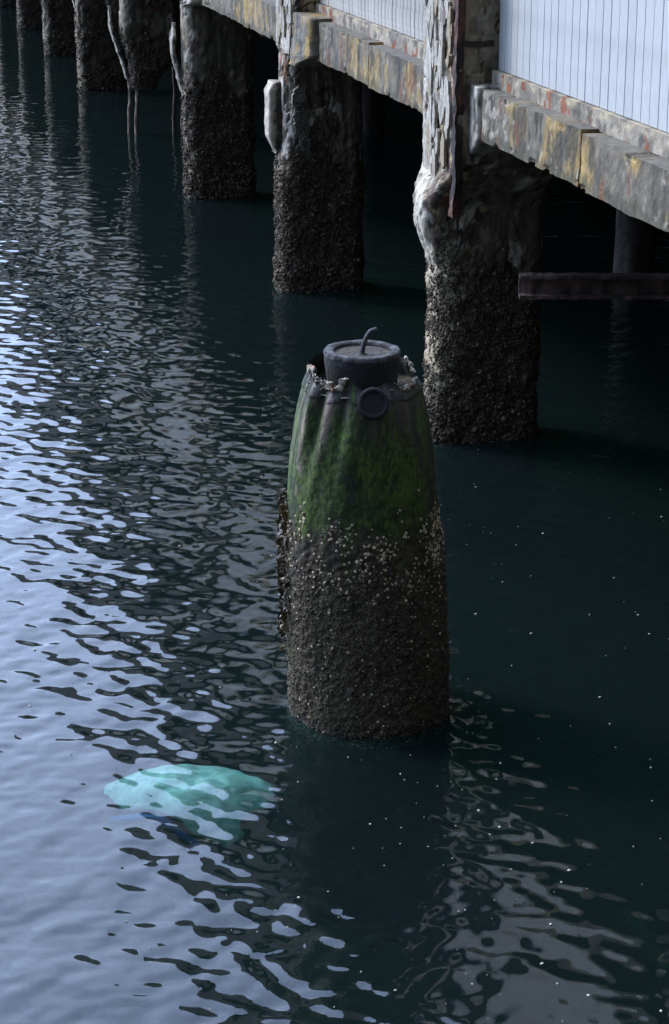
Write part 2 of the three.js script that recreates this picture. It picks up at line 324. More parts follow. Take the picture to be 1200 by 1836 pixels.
    part('joint_groove_strip', shape(box(0.05, 0.27, 3.02 - SEABED, 3.06 - SEABED, 0.735, 0.75, 8, 1, 1), (x, y, z) => [0, 0.01 * fbm(x * 8, 1, 2, 2), 0], () => [0.05, 0.025, 0.02]), M.steel, t);  // dark strip added where the return has a grooved joint
    // broken corbel under the beam end
    part('corbel', loft({ y0: 2.2, y1: 2.765, ny: 60, na: 60, sect: (y) => { const e = sstep(2.2, 2.42, y); return { x0: 0.1, x1: lerp(0.2, 0.4, e), z0: 0.5, z1: lerp(0.72, 0.93, e), r: 0.02 }; }, disp: (x, y, z) => 0.012 * fbm(x * 5, y * 5, z * 5, 3), color: (x, y, z) => mix3(mix3(C.pale, C.white, sstep(0, 0.3, fbm(x * 4, y * 2, z * 4 + 5, 3))), C.stain, sstep(0.0, 0.3, fbm(x * 6, y * 3 + 9, z * 6, 3))) }).translate(0, -SEABED, 0), M.concrete, t);
  }
  if (k === 1) {
    const sl = part('loose_slab', loft({ y0: 1.36, y1: 2.06, ny: 40, na: 40, sect: (y) => { const e = 1 - sstep(1.36, 1.55, y), f = sstep(1.95, 2.06, y) * 0.04; return { x0: -0.075 + 0.07 * e + f, x1: 0.2, z0: -0.08, z1: 0.16 - 0.03 * e, r: 0.03 }; }, disp: (x, y, z) => 0.014 * fbm(x * 6, y * 6, z * 6, 4), color: (x, y, z) => mix3([0.6, 0.59, 0.56], mix3([0.1, 0.1, 0.085], [0.05, 0.05, 0.045], sstep(-0.1, 0.2, fbm(x * 12, y * 9, z * 12, 3))), sstep(-0.02, 0.0, x + 0.05 * fbm(x * 8, y * 6, z * 8, 4))) }).translate(0, -SEABED, 0), M.concrete, t);
    sl.userData.label = 'pale slab of concrete jacket peeling away';
    const RB = rng(88), chip = [[0.3, 0.29, 0.25], [0.2, 0.2, 0.16], [0.12, 0.12, 0.08]].map((c) => std({ color: rgb(...c), map: toneRough, bumpMap: bumpRough, bumpScale: 0.006, roughness: 0.95 }));
    for (let i = 0; i < 34; i++) {
      const q = RB(), w = 0.02 + 0.03 * RB(), h = w * (0.9 + 1.2 * RB()), pts = []; for (let v = 0; v < 8; v++) { const an = v / 8 * 6.283, rr = 0.6 + 0.6 * RB(); pts.push(new THREE.Vector2(Math.cos(an) * w * rr, Math.sin(an) * h * rr)); }
      const m = part('broken_edge', plain(new THREE.ExtrudeGeometry(new THREE.Shape(pts), { depth: 0.03 + 0.02 * RB(), bevelEnabled: false })), chip[Math.min(2, Math.floor(q * 2.2 + RB() * 0.8))], t);
      m.position.set(0.17 + (RB() - 0.5) * 0.12 + 0.08 * q, 2.0 - 0.62 * q - SEABED, 0.335); m.rotation.set((RB() - 0.5) * 0.3, (RB() - 0.5) * 0.3, 0);
    }
    part('corbel', loft({ y0: 2.28, y1: 2.78, ny: 30, na: 40, sect: (y) => { const e = sstep(2.28, 2.45, y); return { x0: 0.05, x1: 0.5, z0: 0.5, z1: lerp(0.8, 1.4, e), r: 0.03 }; }, disp: (x, y, z) => 0.02 * fbm(x * 5, y * 5, z * 5, 3), color: (x, y, z) => mix3(mix3(C.grey, C.yellow, sstep(0.1, 0.3, fbm(x * 9, y * 1.5, z * 9 + 5, 3))), C.stain, sstep(0.1, 0.3, fbm(x * 9, y * 1.2 + 9, z * 9, 3))) }).translate(0, -SEABED, 0), M.concrete, t);
  }
  if (near) {                                                      // loose pieces of plaster, each with its own edge
    const RF = rng(300 + k), mats = [[0.54, 0.5, 0.42], [0.44, 0.36, 0.24], [0.46, 0.42, 0.35], [0.25, 0.2, 0.16]].map((c) => std({ color: rgb(...c), map: toneRough, bumpMap: bumpRough, bumpScale: 0.004, roughness: 0.95 }));
    for (let i = 0; i < (k ? 30 : 64); i++) {
      const w = 0.02 + 0.05 * RF() * RF() + 0.01, h = w * (1.2 + 2.6 * RF()), n = 7 + Math.floor(RF() * 4), pts = [];
      for (let q = 0; q < n; q++) { const an = q / n * 6.283, rr = 0.65 + 0.5 * RF(); pts.push(new THREE.Vector2(Math.cos(an) * w * rr, Math.sin(an) * h * rr)); }
      const g2 = plain(new THREE.ExtrudeGeometry(new THREE.Shape(pts), { depth: 0.022, bevelEnabled: false }));
      const m = part('plaster_flake', g2, mats[Math.floor(RF() * RF() * 4)], t), y = (k ? 2.45 : 1.95) + (k ? 0.8 : 1.5) * RF();
      m.position.set((k ? 0.05 : 0) - 0.012 + 0.006 * RF(), y - SEABED, (y < 2.2 ? 0.04 : 0.04) + (y < 2.25 && !k ? 0.3 : 0.6) * RF()); m.rotation.y = -Math.PI / 2 + (RF() - 0.5) * 0.12; m.position.x += 0.012;
    }
  }
  const strand = (name, pts, r, c) => part(name, shape(new THREE.TubeGeometry(new THREE.CatmullRomCurve3(pts.map(([x, y, z]) => new THREE.Vector3(x, y - SEABED, z))), 40, r, 7), (x, y, z) => [0.012 * fbm(x * 9, y * 9, z * 9, 2), 0, 0.012 * fbm(x * 9 + 5, y * 9, z * 9, 2)], (x, y, z) => mix3(c, C.stain, sstep(0.05, 0.3, fbm(x * 9, y * 6, z * 9, 3)))), M.concrete, t);
  const ribbon = (pts, c) => { const cv = new THREE.CatmullRomCurve3(pts.map(([x, y]) => new THREE.Vector3(x, y, 0))).getPoints(60), at = (y) => { let i = 0; while (i < 59 && cv[i + 1].y > y) i++; return lerp(cv[i].x, cv[i + 1].x, clamp((y - cv[i].y) / (cv[i + 1].y - cv[i].y || 1), 0, 1)); }, yb = pts[pts.length - 1][1], yt = pts[0][1];
    part('peeling_strip', loft({ y0: yb, y1: yt, ny: 60, na: 24, sect: (y) => { const x = at(y), w = 0.022 + 0.012 * fbm(y * 4, sd, 1, 2), e = 0.05 * fbm(y * 3, sd, 5, 3) - 0.1 * sstep(yt - 0.2, yt, y); return { x0: x - w, x1: x + w, z0: -0.1 - e, z1: 0.12 + e, r: 0.012 }; }, disp: (x, y, z) => 0.008 * fbm(x * 14, y * 14, z * 14, 3), color: (x, y, z) => mix3(c, C.stain, sstep(0.0, 0.3, fbm(x * 9, y * 4, z * 9, 4))) }).translate(0, -SEABED, 0), M.concrete, t); };
  if (k === 2) ribbon([[-0.08, 2.12], [-0.1, 1.8], [-0.04, 1.5], [0.04, 1.2]], C.pale);
  if (k === 3) {
    ribbon([[-0.13, 1.86], [-0.12, 1.55], [-0.02, 1.22], [0.1, 0.8]], C.pale);
    for (const [x, z] of [[0.12, 0.02], [0.2, 0.2], [0.8, 0.0], [0.9, 0.16]]) strand('reinforcing_bar', [[x, 0.95, z], [x + 0.01, 0.5, z], [x - 0.015, 0.2, z + 0.01], [x, SEABED + 0.02, z]], 0.026, x < 0.4 ? [0.28, 0.24, 0.21] : [0.1, 0.08, 0.07]);
  }
  if (k === 4) ribbon([[-0.12, 2.0], [-0.09, 1.75], [-0.01, 1.5], [0.06, 1.2]], C.pale);
}

// ------------------------------------------------------------------ edge beams, deck, shed
const beamNames = { 0: 'stained concrete edge beam with yellow lichen below the bright white boards', 1: 'stained concrete edge beam between the two nearest pillars under grey boards', 2: 'yellowish concrete edge beam running out of the top of the picture' };
const beamColor = (sd) => (x, y, z, nx, ny) => {
  const a = fbm(x, y * 1.6 + sd, z * 1.0, 4), v = fbm(x * 2, y * 0.9 + sd, z * 13, 4), v2 = fbm(x * 2, y * 1.4 + sd + 7, z * 6, 4), b = fbm(x * 3, y * 7, z * 7 + sd, 4);
  let c = mix3([0.19, 0.18, 0.155], [0.085, 0.085, 0.072], sstep(-0.2, 0.3, a + 0.4 * v));
  c = mix3(c, [0.4, 0.3, 0.12], sstep(-0.02, 0.16, fbm(x, y * 0.7 + 2 * sd, z * 1.4 + 4, 3) + 0.35 * v2) * (0.55 + 0.45 * sstep(-0.2, 0.2, v)));
  c = mix3(c, [0.055, 0.057, 0.05], sstep(0.1, 0.32, fbm(x, y * 1.3 + sd + 5, z * 2.4, 4) + 0.3 * v) * 0.85);
  c = mix3(c, [0.42, 0.43, 0.42], sstep(0.12, 0.22, b + 0.3 * v2 - 0.35 * sstep(1.2, 1.9, z) + 0.2 * (2.55 - y)) * 0.75);
  c = mix3(c, [0.075, 0.08, 0.055], sstep(2.5, 2.42, y + 0.05 * v2 + 0.05 * b) * 0.7);
  c = mix3(c, C.rust, sstep(0.42, 0.5, fbm(x * 2, y + sd, z * 2.5 + 3, 3)) * 0.6);
  if (ny > 0.6) c = mix3(c, [0.15, 0.155, 0.15], 0.75);
  return c;
};
for (let k = -4; k <= 15; k++) {
  const sd = k * 3.7 + 1, seen = k >= 0 && k <= 2;
  const t = thing('edge_beam', beamNames[k] ?? (k < 0 ? 'concrete edge beam of the pier past the right edge, toward the viewer' : 'far concrete edge beam of the pier above the top edge'), 'beam', pierPos(5.3 * k, 0, 2.4), YAW, 'edge beams of the pier');
  if (!seen) { part('block', shape(box(0.13, 0.6, 0, 0.35, 0.76, 5.18), null, beamColor(sd)), M.concrete, t); part('sill', shape(box(0.255, 0.6, 0.353, 0.46, 0.76, 5.18), null, beamColor(sd)), M.concrete, t); continue; }
  const wob = (x, y, z, nx, ny, nz) => { const q = 0.012 * fbm(x * 3 + sd, y * 2, z * 2, 3) + 0.002 * fbm(x * 18, y * 12 + sd, z * 18, 2), e = 0.016 * sstep(0.15, 0.45, fbm(z * 2.6, sd, y * 3, 4)) * (y > 0.32 || y < 0.03 ? 1 : 0); return [q + e, (y > 0.3 ? -1 : 1) * e * 0.9 + (y < 0.03 ? 0.016 * fbm(z * 1.6, sd + 3, x * 2, 3) : q * 0.6), 0.012 * fbm(y * 9, x * 5, sd, 2)]; };
  const J = k === 1 ? 3.2 : 2.9;
  const tint = beamColor(sd), shifted = (x, y, z, a, b, c) => tint(x, y + 2.4, z, a, b, c);
  part('block', shape(box(0.13, 0.6, 0, 0.35, 0.77, J - 0.035, 6, 26, 130), wob, shifted), M.concrete, t);
  part('block', shape(box(0.115, 0.6, -0.005, 0.335, J + 0.035, 5.17, 6, 26, 130), wob, shifted), M.concrete, t);
  part('joint_filler', plain(box(0.32, 0.58, 0.02, 0.3, J - 0.1, J + 0.1)), M.dark, t);
  part('sill', shape(box(0.255, 0.6, 0.335, 0.46, 0.77, 5.17, 3, 14, 200), (x, y, z) => [0.008 * fbm(x * 6, y * 6, z * 6 + sd, 3), 0, 0], (x, y, z) => {
    let c = mix3([0.36, 0.35, 0.32], [0.24, 0.235, 0.22], sstep(-0.1, 0.3, fbm(1, y * 2, z * 2.5 + sd, 3)));
    c = mix3(c, [0.46, 0.43, 0.34], sstep(0.1, 0.2, fbm(2, y * 8, z * 5 + sd, 3)) * sstep(0.40, 0.43, y));
    c = mix3(c, [0.1, 0.1, 0.095], sstep(0.15, 0.35, fbm(5, y * 4, z * 6 + sd, 3)) * 0.7);
    const rust = fbm(9, y * 3, z * 4.2 + sd, 3); return mix3(c, [0.27, 0.085, 0.035], sstep(0.34, 0.42, rust) * 0.9);
  }), M.concrete, t);
}
{
  const t = thing('pier_deck', 'dark concrete pier deck carried by the row of pillars', 'deck', pierPos(0, 0, 2.42), YAW);
  part('slab', plain(box(0.62, 13, 0, 0.3, -98, 32)), M.deck, t);
}
{
  const t = thing('added_back_wall', 'concrete wall added far under the pier to keep light out', 'wall', pierPos(0, 11, SEABED), YAW);  // added wall: stops light from entering at the far side of the pier
  part('face', plain(box(0, 0.6, 0, 4.8, -100, 34)), M.dark, t);
}
{
  const t = thing('pier_shed', 'long pier shed clad in vertical boards, bright white at the right, grey further off', 'building', pierPos(0, 0, 2.86), YAW);
  const TOP = 3.3, W = 0.131;
  part('wall_core', plain(box(0.33, 9, 0.003, TOP, -95, 31)), M.backing, t);
  const face = (w) => new RoundedBoxGeometry(0.03, TOP - 0.004, w, 1, 0.004);
  const gA = plain(face(W - 0.0045)), gB = plain(face(0.11 - 0.004)), R = rng(5);
  for (let z = 0.79 + W / 2; z < 5.17 - W / 2; z += W) { const b = part('wall_board', gA, M.boards[Math.floor(R() * 4)], t); b.position.set(0.305 + 0.002 * R(), TOP / 2 + 0.002, z); }
  for (let z = 0.78 + 0.055; z < 5.16; z += 0.11) { const b = part('wall_board', gB, M.oldBoards[Math.floor(R() * 4)], t); b.position.set(0.305 + 0.005 * R(), TOP / 2 + 0.004 * R(), z - 5.3); }
  for (let k = -4; k <= 17; k++) if (k !== 0 && k !== 1) {
    const pts = [new THREE.Vector2(0.33, 0.76)]; for (let z = 0.76; z < 5.17; z += 0.2) pts.push(new THREE.Vector2(0.29, z), new THREE.Vector2(0.29, z + 0.18), new THREE.Vector2(0.305, z + 0.183), new THREE.Vector2(0.305, z + 0.197)); pts.push(new THREE.Vector2(0.33, 5.17));
    const g = new THREE.ExtrudeGeometry(new THREE.Shape(pts.map((p) => new THREE.Vector2(p.x, -p.y))), { depth: TOP - 0.01, bevelEnabled: false }).rotateX(-Math.PI / 2).translate(0, 0.005, 0);
    const p = part('wall_panel', plain(g), k < 0 ? M.boards[0] : M.farBoards, t); p.position.z = -5.3 * k;
  }
  part('upper_storey', plain(box(0.15, 9, TOP + 1.01, TOP + 3.9, -62, -6)), M.fascia, t);
  part('fascia', plain(box(-0.25, 9.2, TOP + 0.01, TOP + 1.0, -95.2, 31.2)), M.fascia, t);
}
// inner row of timber piles and the rusty beam
for (let k = -1; k <= 4; k++) {
  const t = thing('timber_pile', k === 1 ? 'dim round timber pile deep in the shadow under the pier at the right' : 'round timber pile hidden in the dark under the pier', 'pile', pierPos(5.3 * k - 0.5, 3.7, SEABED), 0, 'inner timber piles under the pier');
  part('shaft', shape(mergeVertices(new THREE.CylinderGeometry(0.2, 0.24, 4.82, 24, 30, false)).translate(0, 2.41, 0), (x, y, z) => { const q = 0.03 * fbm(x * 5, y * 2, z * 5 + k, 3); return [x * q * 5, 0, z * q * 5]; }), M.timber, t);
}
for (let k = 2; k <= 5; k++) {
  const t = thing('cap_beam', k === 3 ? 'dark cross beam over the eaten-away pillar' : 'dark cross beam over a far pillar', 'beam', pierPos(5.3 * k, 0, 1.98), YAW, 'cross beams under the pier deck');
  part('beam', shape(box(k === 2 ? 0.9 : 0.12, 9, 0, 0.43, 0.39, 0.6, 40, 4, 4), (x, y, z) => [0, 0.02 * fbm(x * 2, y * 3, z * 3, 3), 0.015 * fbm(x * 3, y * 5, 3, 2)]), M.dark, t);
}
{
  const t = thing('steel_beam', 'rusty steel channel beam jutting from the near pillar at the right edge', 'beam', new THREE.Vector3(1.34, 1.24, -14.52));
  const sec = [[0, 0], [0.1, 0], [0.1, 0.02], [0.016, 0.02], [0.016, 0.15], [0.1, 0.15], [0.1, 0.168], [0, 0.168]].map(([z, y]) => new THREE.Vector2(-z, y));
  const g = new THREE.ExtrudeGeometry(new THREE.Shape(sec), { depth: 1.62, bevelEnabled: true, bevelSize: 0.003, bevelThickness: 0.003, bevelSegments: 1, steps: 90 }).rotateY(Math.PI / 2);
  part('channel', shape(g, (x, y, z) => [0, 0.006 * fbm(x * 7, y * 3, z * 3, 3), 0.004 * fbm(x * 9, y * 9, 2, 2)], (x, y, z) => mix3([0.07, 0.042, 0.036], [0.2, 0.13, 0.11], sstep(-0.2, 0.4, fbm(x * 6, y * 9, z * 9, 3)))), M.steel, t);
  const t2 = thing('timber_pile', 'round timber pile holding the rusty steel beam past the right edge', 'pile', new THREE.Vector3(3.15, SEABED, -14.55));
  part('shaft', plain(new THREE.CylinderGeometry(0.19, 0.22, 4.82, 20, 6).translate(0, 2.41, 0)), M.timber, t2);
}

// ------------------------------------------------------------------ the mossy pile in front
{
  const P0 = new THREE.Vector3(0.188, SEABED, -10.1);
  const t = thing('mooring_pile', 'thick round pile with green moss, barnacles and a black cap, standing in front', 'pile', P0);
  const prof = [[-2.4, 0.45], [0, 0.432], [0.5, 0.428], [0.85, 0.418], [1.22, 0.386], [1.47, 0.368], [1.62, 0.345], [1.74, 0.318], [1.83, 0.288], [1.9, 0.262]];
  const rad = (y) => { let i = 0; while (i < prof.length - 2 && y > prof[i + 1][0]) i++; const [a, ra] = prof[i], [b, rb] = prof[i + 1]; return lerp(ra, rb, clamp((y - a) / (b - a), 0, 1)); };
  const smoothRad = (y) => (rad(y - 0.06) + rad(y) * 2 + rad(Math.min(y + 0.06, 1.9))) / 4;
  const cx = (y) => -0.05 * sstep(0, 1.6, y);
  const bell = (a, y, c0, w) => Math.exp(-Math.pow((Math.atan2(Math.sin(a - c0), Math.cos(a - c0)) - 0.25 * (1.8 - y)) / w, 2));
  const foldAt = (a, y) => { const g = (c0, w) => bell(a, y, c0, w); return 0.45 * Math.sin(a * 7 + 1.5 * noise3(Math.cos(a), Math.sin(a), 2) + 2.0) + 0.9 * g(2.5, 0.1) + 0.9 * g(2.13, 0.09) - 1.1 * g(2.3, 0.07) - 1.2 * g(1.86, 0.08) - 0.7 * g(2.75, 0.06) + 0.5 * g(1.6, 0.15) - 0.6 * g(0.8, 0.1); };
  const pileColor = (a, y) => {
      const ca = Math.cos(a), sa = Math.sin(a), g1 = (c0, w) => bell(a, y, c0, w);
      // colour: black tar wrap, algae belt, shell-covered foot
      const s = fbm(ca * 4.5, y * 1.1, sa * 4.5, 4), b = fbm(ca * 9, y * 7, sa * 9, 4), w = fbm(ca * 1.6 + 4, y * 1.5, sa * 1.6, 3);
      let c = mix3([0.03, 0.032, 0.033], [0.075, 0.068, 0.06], sstep(0, 0.35, s));
      const bare = sstep(1.6, 1.85, y + 0.25 * s + 0.1 * b);                       // worn streaks at the top
      let green = mix3([0.02, 0.045, 0.008], [0.075, 0.135, 0.02], sstep(-0.3, 0.3, fbm(ca * 18, y * 18, sa * 18, 3) + 0.5 * w));
      let gm = sstep(0.98, 1.16, y + 0.18 * s + 0.1 * b) * (1 - bare) * sstep(-0.35, 0.15, w * 0.5 + s * 0.4 + 0.3 * fbm(ca * 14, y * 14, sa * 14, 3) - 0.25 * ca + 0.3);  // algae thinned towards the right, painting that shaded side darker
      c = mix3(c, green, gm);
      c = mix3(c, [0.4, 0.35, 0.32], clamp(g1(2.5, 0.07) + g1(2.1, 0.06) * sstep(1.5, 1.6, y + 0.2 * b) + 0.5 * g1(2.85, 0.05), 0, 1) * sstep(1.3, 1.55, y + 0.25 * b) * sstep(-0.3, 0.1, b + s) * 0.85);
      let foot = mix3([0.036, 0.03, 0.019], [0.08, 0.066, 0.042], sstep(-0.1, 0.35, b)); foot = mix3(foot, [0.05, 0.06, 0.02], sstep(-0.1, 0.25, w) * 0.7);
      c = mix3(c, foot, 1 - sstep(1.0, 1.14, y + 0.15 * s));
      c = mix3(c, [0.014, 0.014, 0.013], 1 - sstep(-0.01, 0.09, y + 0.03 * b));
      return c;
  };
  const NA = 240, NY = 330, pos = [], col = [], uv = [], idx = [];
  for (let j = 0; j <= NY; j++) {
    const y = j < 40 ? lerp(SEABED, -0.2, j / 40) : lerp(-0.2, 1.8, (j - 40) / (NY - 40));
    for (let i = 0; i <= NA; i++) {
      const a = (i % NA) / NA * Math.PI * 2, ca = Math.cos(a), sa = Math.sin(a);
      const f = foldAt(a, y), up = sstep(1.25, 1.8, y);
      const low = 1 - sstep(0.9, 1.25, y);
      const r = smoothRad(y) * (1 + 0.075 * up * f) + 0.01 * fbm(ca * 2, y * 1.4, sa * 2, 3) + low * 0.011 * fbm(ca * 9, y * 18, sa * 9, 3) + 0.0012 * fbm(ca * 12, y * 22, sa * 12, 2);
      pos.push(cx(y) + r * ca, y - SEABED, r * sa); uv.push(a * 0.4, y);
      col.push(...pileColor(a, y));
    }
  }
  for (let j = 0; j < NY; j++) for (let i = 0; i < NA; i++) { const k = j * (NA + 1) + i; idx.push(k, k + NA + 1, k + 1, k + 1, k + NA + 1, k + NA + 2); }
  const top = pos.length / 3; pos.push(cx(1.9), 1.72 - SEABED, 0); col.push(0.03, 0.03, 0.03); uv.push(0, 0);
  for (let i = 0; i < NA; i++) idx.push(NY * (NA + 1) + i, top, NY * (NA + 1) + i + 1);
  const g = new THREE.BufferGeometry(); g.setAttribute('position', new THREE.Float32BufferAttribute(pos, 3)); g.setAttribute('color', new THREE.Float32BufferAttribute(col, 3)); g.setAttribute('uv', new THREE.Float32BufferAttribute(uv, 2)); g.setIndex(idx); g.computeVertexNormals();
  part('shaft', g, M.pile, t);
  const spots = scatterOn(g, 15000, 9, (q, n, R) => {
    const y = q.y + SEABED; if (y < -0.15 || y > 1.32 || n.z < -0.55) return null;
    const d = fbm(q.x * 4, y * 4, q.z * 4, 3), lim = 1.08 + 0.2 * d + 0.1 * sstep(-0.2, 0.25, q.x) ;
    if (y > lim - 0.3 && R() > 0.16 + (lim - y) * 1.4 + d * 0.5) return null;
    if (R() > 0.8 + 0.6 * d) return null;
    const hi = sstep(0.55, 1.05, y), r = 0.004 + 0.0065 * R() * R() + 0.002 * hi * R(), lightish = R() < 0.03 + 0.5 * hi * hi;
    const v = lightish ? 0.25 + 0.4 * R() : 0.035 + 0.065 * R();
    return { r, h: r * (0.5 + 0.6 * R()), c: rgb(v * 1.1, v, v * (0.7 + 0.18 * R())) };
  });
  crust('barnacles', barnacleGeo, spots, t);
  // rockweed along the left side
  {
    const R = rng(31), list = [];
    for (let i = 0; i < 300; i++) {
      const y = 0.36 + 0.86 * Math.pow(R(), 0.8), a = Math.PI + (R() - 0.3) * 0.55 - 0.1, r0 = smoothRad(y) + 0.004;
      const L = 0.03 + 0.07 * R(), w = 0.003 + 0.006 * R(), n = 5, ps = [], cs = [], ii = [], c = mix3([0.02, 0.014, 0.006], [0.17, 0.105, 0.02], R() * R()), tw = (R() - 0.5) * 2, out = 0.006 + 0.042 * R(), sw = (R() - 0.5) * 0.12;
      for (let k = 0; k <= n; k++) {
        const q = k / n, rr = r0 + out * Math.sin(q * 2.4), yy = y - L * q * q * 0.9 + 0.015 * q, aa = a + sw * q, ww = w * (0.5 + Math.sin(q * 2.6)) , px = cx(y) + rr * Math.cos(aa), pz = rr * Math.sin(aa), tx = Math.cos(tw + q) * ww, tz = Math.sin(tw + q) * ww;
        ps.push(px - tx, yy - SEABED, pz - tz, px + tx, yy - SEABED + 0.004, pz + tz); cs.push(...c, ...c);
        if (k < n) ii.push(k * 2, k * 2 + 1, k * 2 + 2, k * 2 + 1, k * 2 + 3, k * 2 + 2);
      }
      const s = new THREE.BufferGeometry(); s.setAttribute('position', new THREE.Float32BufferAttribute(ps, 3)); s.setAttribute('color', new THREE.Float32BufferAttribute(cs, 3)); s.setIndex(ii); s.computeVertexNormals(); list.push(s);
    }
    part('rockweed', mergeGeometries(list), M.weed, t, 'stuff').userData.label = 'brown rockweed hanging down the left side';
  }
  // cap
  const X = cx(1.9) + 0.003;
  const cap = part('cap', plain(new THREE.LatheGeometry([[0.001, 1.962], [0.135, 1.96], [0.143, 1.966], [0.147, 1.976], [0.16, 1.982], [0.188, 1.98], [0.195, 1.972], [0.194, 1.93], [0.188, 1.88], [0.182, 1.82], [0.18, 1.72]].reverse().map(([x, y]) => new THREE.Vector2(x, y - SEABED)), 56)), M.rubber, t);
  cap.position.x = X;
  const rim = mergeVertices(new THREE.LatheGeometry([[0.196, 1.962], [0.198, 1.974], [0.19, 1.985], [0.17, 1.987], [0.15, 1.983], [0.144, 1.972]].map(([x, y]) => new THREE.Vector2(x, y - SEABED)), 120));
  part('rim', shape(rim, (x, y, z) => { const q = 0.01 * fbm(x * 12, 2, z * 12, 4), l = Math.hypot(x, z); return [x / l * q * 0.5, q * 0.4, z / l * q * 0.5]; }, (x, y, z) => mix3([0.1, 0.1, 0.105], [0.022, 0.022, 0.025], sstep(-0.05, 0.15, fbm(x * 14, 1, z * 14, 4)))), M.torn, cap);
  part('wood_core', plain(new THREE.CylinderGeometry(0.146, 0.146, 0.02, 40).translate(0, 1.958 - SEABED, 0)), M.timber, cap);
  const rod = new THREE.TubeGeometry(new THREE.CatmullRomCurve3([[0.0, 1.95, 0.03], [0.004, 2.0, 0.03], [0.02, 2.05, 0.025], [0.045, 2.085, 0.02], [0.066, 2.092, 0.02]].map(([x, y, z]) => new THREE.Vector3(x, y - SEABED, z))), 30, 0.0125, 12);
  part('bent_rod', mergeGeometries([rod, new THREE.SphereGeometry(0.014, 12, 8).translate(0.066, 2.092 - SEABED, 0.02)]), M.rod, cap);
  part('rod_socket', new THREE.TorusGeometry(0.018, 0.006, 8, 20).rotateX(Math.PI / 2).translate(0, 1.967 - SEABED, 0.03), M.rod, cap);
  // torn upper edge of the wrap
  {
    const key = [[0, 1.85], [0.35, 1.835], [0.7, 1.83], [1.0, 1.87], [1.35, 1.86], [1.6, 1.85], [1.85, 1.9], [2.12, 1.835], [2.4, 1.875], [2.75, 1.915], [3.2, 1.9], [4, 1.93], [5, 1.93], [5.7, 1.9], [6.2832, 1.85]];
    const lip = (a) => { a = ((a % 6.2832) + 6.2832) % 6.2832; let i = 0; while (a > key[i + 1][0]) i++; return lerp(key[i][1], key[i + 1][1], sstep(0, 1, (a - key[i][0]) / (key[i + 1][0] - key[i][0]))) + 0.012 * fbm(Math.cos(a) * 9, 3, Math.sin(a) * 9, 3); };
    const lipR = (a) => 0.252 + 0.02 * sstep(0.2, -0.8, Math.cos(a)) + 0.016 * fbm(Math.cos(a) * 6, 8, Math.sin(a) * 6, 3);
    const lipAt = (a) => lerp(lipR(a), smoothRad(lip(a)) * (1 + 0.075 * foldAt(a, lip(a))) + 0.004, 0.55);
    const N = 420, Mh = 9, ps = [], cs = [], uvs = [], ii = [];
    for (let i = 0; i <= N; i++) {
      const a = (i % N) / N * Math.PI * 2, ca = Math.cos(a), sa = Math.sin(a);
      for (let k = 0; k <= Mh; k++) {
        const q = k / Mh, y = lerp(1.755, lip(a), q), sr = smoothRad(y) * (1 + 0.075 * foldAt(a, y)) + (k > 1 ? 0.0035 : -0.01), r = lerp(sr, lipAt(a), sstep(0.45, 1, q));
        ps.push(cx(1.85) + r * ca, y - SEABED, r * sa); uvs.push(a * 0.3, y);
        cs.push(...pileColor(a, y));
      }
    }
    for (let i = 0; i < N; i++) for (let k = 0; k < Mh; k++) { const a = i * (Mh + 1) + k; ii.push(a, a + 1, a + Mh + 1, a + 1, a + Mh + 2, a + Mh + 1); }
    const s = new THREE.BufferGeometry(); s.setAttribute('position', new THREE.Float32BufferAttribute(ps, 3)); s.setAttribute('color', new THREE.Float32BufferAttribute(cs, 3)); s.setAttribute('uv', new THREE.Float32BufferAttribute(uvs, 2)); s.setIndex(ii); s.computeVertexNormals();
    const tw = part('torn_wrap', s, M.torn, t); tw.userData.label = 'torn upper edge of the wrapping round the neck';
    // the frayed hem: a ragged pale roll along the edge, thick where the wrap is torn
    const hem = (a0, a1, rr, seed) => {
      const pts = []; for (let k = 0; k <= 26; k++) { const a = lerp(a0, a1, k / 26), r = lipAt(a) + 0.004; pts.push(new THREE.Vector3(cx(1.85) + r * Math.cos(a), lip(a) - SEABED - 0.004, r * Math.sin(a))); }
      const g2 = new THREE.TubeGeometry(new THREE.CatmullRomCurve3(pts), 130, rr, 9), p = g2.attributes.position, nn = g2.attributes.normal, cc = new Float32Array(p.count * 3);
      for (let q = 0; q < p.count; q++) { const x = p.getX(q), y = p.getY(q), z = p.getZ(q), k = rr * (1.3 * fbm(x * 26 + seed, y * 26, z * 26, 3) - 0.35 + 1.2 * fbm(x * 7, y * 7 + seed, z * 7, 2)); p.setXYZ(q, x + nn.getX(q) * k, y + nn.getY(q) * k * 1.5, z + nn.getZ(q) * k); cc.set(mix3(mix3([0.62, 0.57, 0.47], [0.5, 0.3, 0.17], sstep(0.2, 0.4, fbm(x * 9 + seed, y * 9, z * 9, 3))), [0.08, 0.075, 0.06], sstep(0.05, 0.25, fbm(x * 12, y * 12 + seed, z * 12, 3))), q * 3); }
      g2.setAttribute('color', new THREE.BufferAttribute(cc, 3)); g2.computeVertexNormals();
      part('frayed_hem', g2, M.torn, tw).userData.label = 'pale frayed hem';
    };
    hem(3.1, 1.84, 0.013, 1); hem(2.62, 2.02, 0.017, 4); hem(0.95, 0.1, 0.011, 7); hem(-0.1, -0.5, 0.009, 9);
    const RR = rng(71), fib = [];
